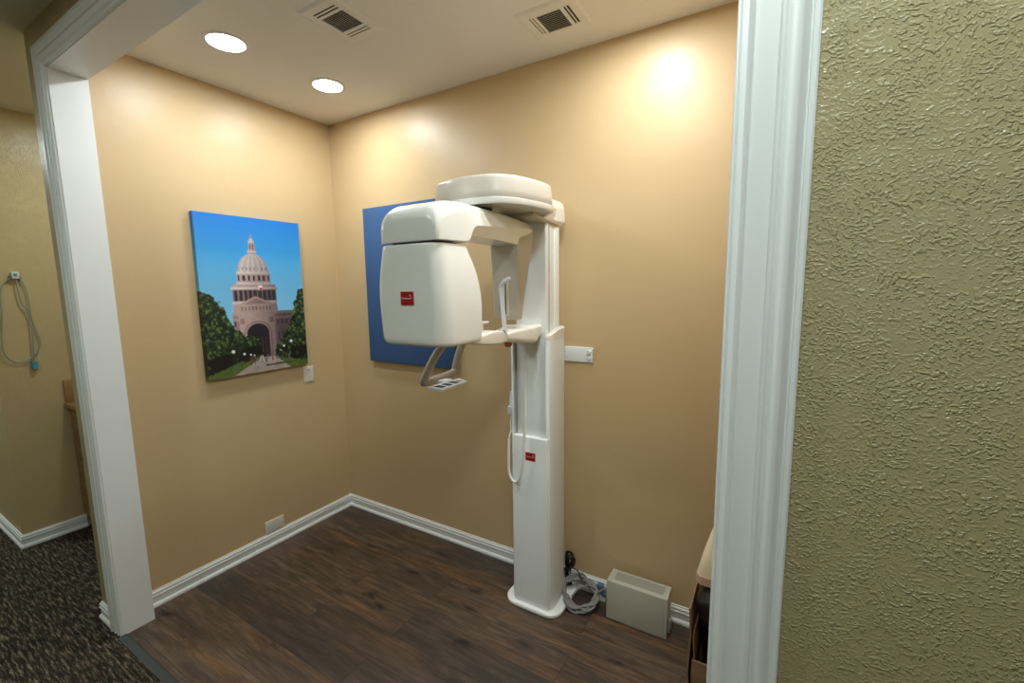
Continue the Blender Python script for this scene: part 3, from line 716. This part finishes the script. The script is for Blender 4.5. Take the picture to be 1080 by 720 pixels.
# emergency stop under the arm
e_ = G().tube([(1.658, -.39, 1.384), (1.658, -.39, 1.366)], .019, 20).build('emergency_stop', AMBER, XM, 40); e_['label'] = 'amber emergency stop knob under the support arm'
G().tube([(1.658, -.39, 1.368), (1.658, -.39, 1.361)], .014, 20).build('stop_cap', mat('dark_red_cap', lin(70, 20, 12), .4), e_, 40)
G().tube([(1.715, -.33, 1.384), (1.715, -.33, 1.372)], .009, 14).build('cable_gland', with_fine_bump(mat('dull_green_plastic', lin(110, 150, 125), .5)), XM, 40)
# patient handles: a bent tube frame hanging left of the tray
g = G()
g.tube([(1.655, -.735, 1.428), (1.60, -.745, 1.418), (1.563, -.757, 1.385), (1.525, -.768, 1.325), (1.497, -.775, 1.268), (1.487, -.772, 1.252), (1.484, -.755, 1.247), (1.478, -.68, 1.247), (1.470, -.60, 1.248), (1.463, -.555, 1.250), (1.461, -.535, 1.258), (1.463, -.530, 1.28),
        (1.478, -.530, 1.325), (1.500, -.530, 1.372), (1.53, -.535, 1.41), (1.58, -.56, 1.424), (1.655, -.60, 1.43)], .0158, 14, smooth=5)
hd_ = g.build('patient_handle', GREY_PL, XM, 60)
g = G(); pz = 1.238
q4 = [(1.528, -.800), (1.612, -.803), (1.606, -.632), (1.535, -.60)]
rr4 = []
g.loft([[Vector((x, y, z)) for x, y in q4] for z in (pz-.006, pz+.001)])
g.loft([[Vector((1.57+(x-1.57)*.99, -.71+(y+.71)*.99, z)) for x, y in q4] for z in (pz+.001, pz+.003)])
g.box((1.478, -.70, 1.236), (1.53, -.64, 1.244))
cp = g.build('control_panel', PANEL_WHITE, XM, 30)
for k, yy in enumerate((-.765, -.722, -.678, -.645)):
    g = G(); g.loft([ringz(z, 1.548, 1.590, yy-.014, yy+.014, .003, seg=3) for z in (pz+.0028, pz+.0036)]); 
    if k < 3: g.build('key', ICON, cp, 30)
g = G(); g.loft([ringz(z, 1.553, 1.585, -.653, -.638, .003, seg=3) for z in (pz+.0028, pz+.0036)]); g.build('key', GREYCORD, cp, 30)
# bracket under the head
G().box((1.62, -.80, 1.42), (1.65, -.77, 1.432), .002).build('tray_stop', GREY_PL, XM, 30)
# hand switch in its holder, left side of the sleeve, with its coiled cord
hs = G().loft([ringz(z, 1.578-e, 1.600, -.262-e, -.232+e, .004, seg=4) for z, e in ((1.0, .0), (1.03, .002), (1.036, -.001), (1.10, -.003), (1.115, -.006))]).build('hand_switch', LAV, XM, 45)
G().box((1.574, -.268, 1.0), (1.602, -.226, 1.04), .003).build('switch_holder', LAV, hs, 40)
g = G()
g.tube([(1.588, -.25, 1.0), (1.586, -.258, .96), (1.594, -.27, .915), (1.600, -.292, .905), (1.602, -.298, .89)], .0035, 8, smooth=6)
g.build('switch_cable', WHITE, XM, 60)
pts = catmull([Vector(p) for p in [(1.6, -.299, .885), (1.598, -.300, .80), (1.600, -.302, .72), (1.618, -.305, .682), (1.640, -.306, .675), (1.66, -.306, .70), (1.677, -.305, .77), (1.687, -.303, .87), (1.692, -.299, 1.0), (1.694, -.296, 1.12), (1.694, -.294, 1.225)]], 26)
g = G(); g.tube(pts, lambda t: .0068+(.0011*math.sin(t*560) if t > .52 else .0), 10)
cc_ = g.build('coiled_cord', WHITE, XM, 60); cc_['label'] = 'white cord hanging in a loop in front of the column'
g = G(); g.tube([(1.694, -.294, 1.225), (1.700, -.298, 1.30), (1.712, -.322, 1.36), (1.715, -.33, 1.376)], .0022, 8, smooth=6)
g.tube([(1.735, -.2605, 1.385), (1.738, -.2595, 1.3), (1.742, -.2595, 1.2), (1.736, -.2605, 1.17)], .0018, 6, smooth=6)
g.build('thin_lead', PANEL_WHITE, XM, 60)
setloc(XM, (1.71, -.16, 0))

# ------------------------------------------------------------------ cables on the floor
def coilpts(cx_, cy_, rx, ry, turns, tilt, z0, jit, seed, start=0):
    rs = random.Random(seed); out = []; n = int(turns*14)
    for k in range(n+1):
        a = start+2*math.pi*turns*k/n; t_ = k//14
        j = rs.uniform(-jit, jit); x = (rx+j)*math.cos(a); y = (ry+j)*math.sin(a)
        out.append(Vector((cx_+x, cy_+y, z0+(y+ry)*tilt+.0025*t_+rs.uniform(0, .002)+.022*min(1, max(0, (cx_+.0-x-cx_)/.05)))))
    return out
P_ = [Vector((1.80, -.028, .12)), Vector((1.82, -.05, .085))]+coilpts(1.903, -.105, .084, .082, 6.6, .33, .008, .018, 5, 2.6)
P_ += [Vector((1.97, -.12, .03)), Vector((1.985, -.07, .05)), Vector((2.015, -.05, .075)), Vector((2.05, -.055, .08))]
g = G(); g.tube(P_, .0056, 8, smooth=4)
g.tube([(1.862, -.12, .02), (1.88, -.09, .045), (1.905, -.06, .058), (1.945, -.05, .066), (1.985, -.042, .068)], .0048, 8, smooth=6)
o = g.build('coiled_cable', GREYCORD, None, 60); tag(o, 'grey cable coiled on the floor between the column and the grey enclosure', 'cable')
g = G()
for k, (x, zt) in enumerate(((1.800, .205), (1.811, .21), (1.822, .195), (1.808, .19))):
    g.tube([(x-.008, -.028-.006*k, .105), (x-.014, -.03-.006*k, .16), (x-.004, -.032-.006*k, zt), (x+.022, -.032-.006*k, zt-.012), (x+.020, -.03-.006*k, .15), (x-.004, -.028-.006*k, .11), (x+.002, -.03-.006*k, .06), (x+.004, -.032-.006*k, .03), (x-.01, -.034-.006*k, .035), (x-.012, -.03-.006*k, .07), (x-.006, -.028-.006*k, .105)], .0042, 8, smooth=6)
g.tube([(1.79, -.052, .112), (1.812, -.052, .118)], .009, 10)
o = g.build('bundled_cord', BLACK, None, 60); tag(o, 'black cord tied in a bundle behind the column foot', 'cord')
g = G(); g.tube([(1.79, -.045, .10), (1.825, -.042, .125), (1.862, -.042, .118), (1.888, -.046, .075), (1.905, -.05, .06), (1.94, -.036, .04), (1.985, -.03, .028), (2.04, -.045, .02), (2.08, -.06, .02)], .0042, 8, smooth=6)
o = g.build('electric_cable', mat('dark_grey_cord', lin(70, 70, 72), .5), None, 60); tag(o, 'dark grey cord arching over the coiled grey cable to the enclosure', 'cord')
t = thing('cable_connector', 'blue-grey cable connectors lying by the baseboard beside the grey enclosure', 'connector', (1.99, -.035, .0))
G().box((-.018, -.014, .055), (.012, .012, .085), .002).build('plug_body', BLUECONN, t, 30)
G().box((.006, -.02, .03), (.045, .006, .055), .002).build('plug_body', BLUECONN, t, 30)
G().tube([(-.018, 0, .07), (-.032, 0, .068)], .006, 10).build('plug_boot', GREYCORD, t, 40)
G().box((.0, -.016, .0), (.03, .008, .034), .002).build('plug_body', PANEL_WHITE, t, 30)

# ------------------------------------------------------------------ grey enclosure
t = thing('electronics_enclosure', 'light grey metal enclosure with vented top standing on the floor by the back wall', 'enclosure', (2.2, -.088, 0))
t.rotation_euler = (0, 0, -.0)
G().box((-.143, -.052, .004), (.141, .046, .196), .002).build('housing', CABGREY, t, 30)
G().box((-.1445, -.056, .0), (.128, -.050, .199), .0012).build('front_cover', CABGREY, t, 30)
G().box((.1285, -.055, .0), (.143, -.020, .199), .0012).build('end_cap', CABGREY, t, 30)
G().box((-.1435, -.052, .194), (.142, .047, .1995), .0015).build('top_cover', CABGREY, t, 30)
VG = mat('perforated_vent', lin(150, 148, 134), .5)
vv_ = coords(VG, (230, 230, 230)); vo_ = nd(VG, 'ShaderNodeTexVoronoi', Scale=1., Randomness=.0); lk(VG, vv_, vo_.inputs['Vector'])
lk(VG, ramp(VG, vo_.outputs['Distance'], [(.28, lin(96, 94, 84)), (.42, lin(180, 178, 164))]), bsdf(VG).inputs['Base Color'])
G().box((-.115, -.032, .1985), (.118, .030, .2002)).build('vent_grille', VG, t)
G().box((.1405, -.016, .004), (.150, .04, .07), .003).build('connector_block', CABGREY, t, 30)
G().tube([(.149, .012, .035), (.1515, .012, .035)], .005, 12).build('screw', PLATEDARK, t)

# ------------------------------------------------------------------ cardboard box with packed gear at the right
CARD = with_fine_bump(mat('brown_cardboard', lin(144, 114, 88), .85, spec=.1), 60., .3, .002)
t = thing('cardboard_box', 'worn brown cardboard box with open flaps, half hidden behind the right door casing', 'box', (2.612, -.40, 0))
def wavy(x0, y0, x1, y1, z0, z1, th, seed, amp=.006, lean=0):
    rs = random.Random(seed); n = 14; dx, dy = x1-x0, y1-y0; L = math.hypot(dx, dy); nx_, ny_ = -dy/L, dx/L; rings = []
    for k in range(n+1):
        z = z0+(z1-z0)*k/n; o_ = amp*math.sin(k*.9+seed)+rs.uniform(-amp, amp)*.4+lean*k/n
        rings.append([Vector((x0+nx_*(o_+s), y0+ny_*(o_+s), z)) for s in (0, th)]+[Vector((x1+nx_*(o_+s), y1+ny_*(o_+s), z)) for s in (th, 0)])
    return rings
def sheet(nm, a, **k): G().loft(wavy(*a, **k)).build(nm, CARD, t, 60)
sheet('side_panel', (-.112, -.155, -.112, .04, .0, .50, .006, 1), amp=.003)
sheet('side_panel', (.115, -.155, .115, .04, .0, .48, .006, 3), amp=.003)
sheet('end_panel', (-.104, .04, .11, .04, .0, .44, .006, 5), amp=.003)
sheet('end_panel', (-.104, -.160, .11, -.160, .0, .31, .006, 7), amp=.003)
G().box((-.106, -.15, .002), (.11, .035, .008)).build('bottom_panel', CARD, t)
sheet('flap', (-.098, -.148, -.098, .02, .03, .405, .005, 2), amp=.0025)
o = G().loft([ringz(z, -.088+e, .085-e, -.128+e, .012-e, .045, seg=8) for z, e in ((.10, .02), (.12, .012), (.38, .010), (.43, .002), (.465, -.012), (.50, -.016), (.525, -.012), (.543, .004), (.552, .03), (.554, .05))]).build('equipment_bag', with_fine_bump(mat('black_vinyl', lin(20, 20, 20), .35), 90., .3, .002), None, 60)
o.location = (2.612, -.40, 0); tag(o, 'black padded bag standing inside the brown cardboard box', 'bag')
g = G(); g.tube([(-.10, -.05, .50), (-.085, -.11, .52), (-.04, -.128, .53), (.03, -.128, .53)], .006, 8, smooth=5); g.build('strap', BLACK, o, 50)
CRM = with_fine_bump(mat('cream_foam', lin(246, 230, 194), .7), 80., .2, .001)
o = G().loft([ringz(z, x0, x1, -.03+yo, .03+yo, .028, seg=7) for z, x0, x1, yo in ((.557, -.112, .045, .0), (.60, -.108, .045, .0), (.67, -.092, .05, .01), (.74, -.072, .055, .02), (.80, -.05, .06, .024), (.84, -.03, .06, .026))]).build('foam_roll', CRM, None, 60)
o.location = (2.612, -.455, 0); tag(o, 'cream tapered foam cushion resting on the black bag in the cardboard box', 'cushion')
G().loft([ringz(z, x0, x1, -.032, .032, .03, seg=7) for z, x0, x1 in ((.5565, -.115, .047), (.588, -.112, .047))]).build('edge_band', with_fine_bump(mat('dusty_pink_band', lin(206, 172, 156), .7)), o, 60)

# ------------------------------------------------------------------ nook counter seen past the opening wall
WD = mat('honey_brown_laminate', lin(150, 118, 80), .45)
vv_ = coords(WD, (6, 6, 60)); nn = nd(WD, 'ShaderNodeTexNoise', Scale=1.5, Detail=4.); lk(WD, vv_, nn.inputs['Vector'])
lk(WD, ramp(WD, nn.outputs['Fac'], [(.3, lin(132, 102, 66)), (.7, lin(172, 138, 96))]), bsdf(WD).inputs['Base Color'])
WD2 = with_fine_bump(mat('brown_laminate_edge', lin(158, 126, 82), .4))
t = thing('base_cabinet', 'honey brown base cabinet with drawers in the nook beyond the opening wall', 'cabinet', (-.76, -.80, 0))
G().box((-.61, -.33, .09), (.62, .34, .86)).box((-.61, -.28, 0), (.62, .34, .09)).build('body', WD, t)
for k in range(3):
    xa = -.60+k*.405
    for z0, z1 in ((.70, .84), (.52, .69), (.11, .51)):
        d = G().box((xa, -.345, z0), (xa+.395, -.331, z1), .002).build('drawer' if z0 > .3 else 'door', WD, t, 30)
        G().tube([(xa+.15, -.347, (z0+z1)/2), (xa+.155, -.365, (z0+z1)/2), (xa+.245, -.365, (z0+z1)/2), (xa+.25, -.347, (z0+z1)/2)], .004, 8).build('handle', GREYCORD, d, 50)
o = G().box((-.615, -.365, .861), (.625, .345, .895), .003).build('countertop', WD, None, 30); o.location = (-.76, -.80, 0)
tag(o, 'brown laminate countertop on the nook cabinet', 'countertop')
o = G().box((-.0005, -.19, 0), (.02, .5, .15), .002).build('side_splash', WD2, None, 30); o.location = (-1.379, -.965, .8955)
tag(o, 'short brown side splash board standing on the countertop against the nook wall', 'splashboard')

# ------------------------------------------------------------------ cord hanging from a wall jack
t = thing('wall_jack', 'small white jack with grey sides high on the nook wall', 'wall jack', (-1.38, -1.302, 1.725))
G().box((0, -.016, -.008), (.03, .016, .034), .003).build('jack_body', PLATE, t, 30)
G().box((.0, -.026, -.012), (.018, -.014, .012), .003).build('side_clip', GREYCORD, t, 30); G().box((.0, .014, -.012), (.018, .026, .012), .003).build('side_clip', GREYCORD, t, 30)
G().box((.030, -.008, .01), (.034, .008, .026), .001).build('port', TEAL, t, 30)
ct = thing('hanging_cord', 'pale blue cord looped from the jack on the nook wall', 'cord', (-1.365, -1.3, 1.73))
def rel(L, dx=0): return [Vector((dx+.003*math.sin(i*1.7), y+1.3, z-1.73)) for i, (y, z) in enumerate(L)]
g = G()
g.tube(rel([(-1.317, 1.728), (-1.362, 1.674), (-1.377, 1.574), (-1.383, 1.462), (-1.399, 1.327), (-1.392, 1.246), (-1.35, 1.199), (-1.302, 1.204), (-1.256, 1.251), (-1.235, 1.308), (-1.24, 1.368), (-1.256, 1.452), (-1.259, 1.546), (-1.263, 1.662), (-1.288, 1.725)]), .003, 8, smooth=6)
g.tube(rel([(-1.3, 1.719), (-1.299, 1.651), (-1.292, 1.571), (-1.27, 1.512), (-1.264, 1.418), (-1.269, 1.3), (-1.274, 1.199)], .005), .0036, 8, smooth=6)
g.build('cord', TEALCORD, ct, 60)
k_ = G().loft([ringz(z, -.012, .014, .012, .040, .008, seg=5) for z in (-.582, -.575, -.545, -.538)]).build('connector', TEAL, ct, 50); k_['label'] = 'bright teal connector at the bottom of the cord'
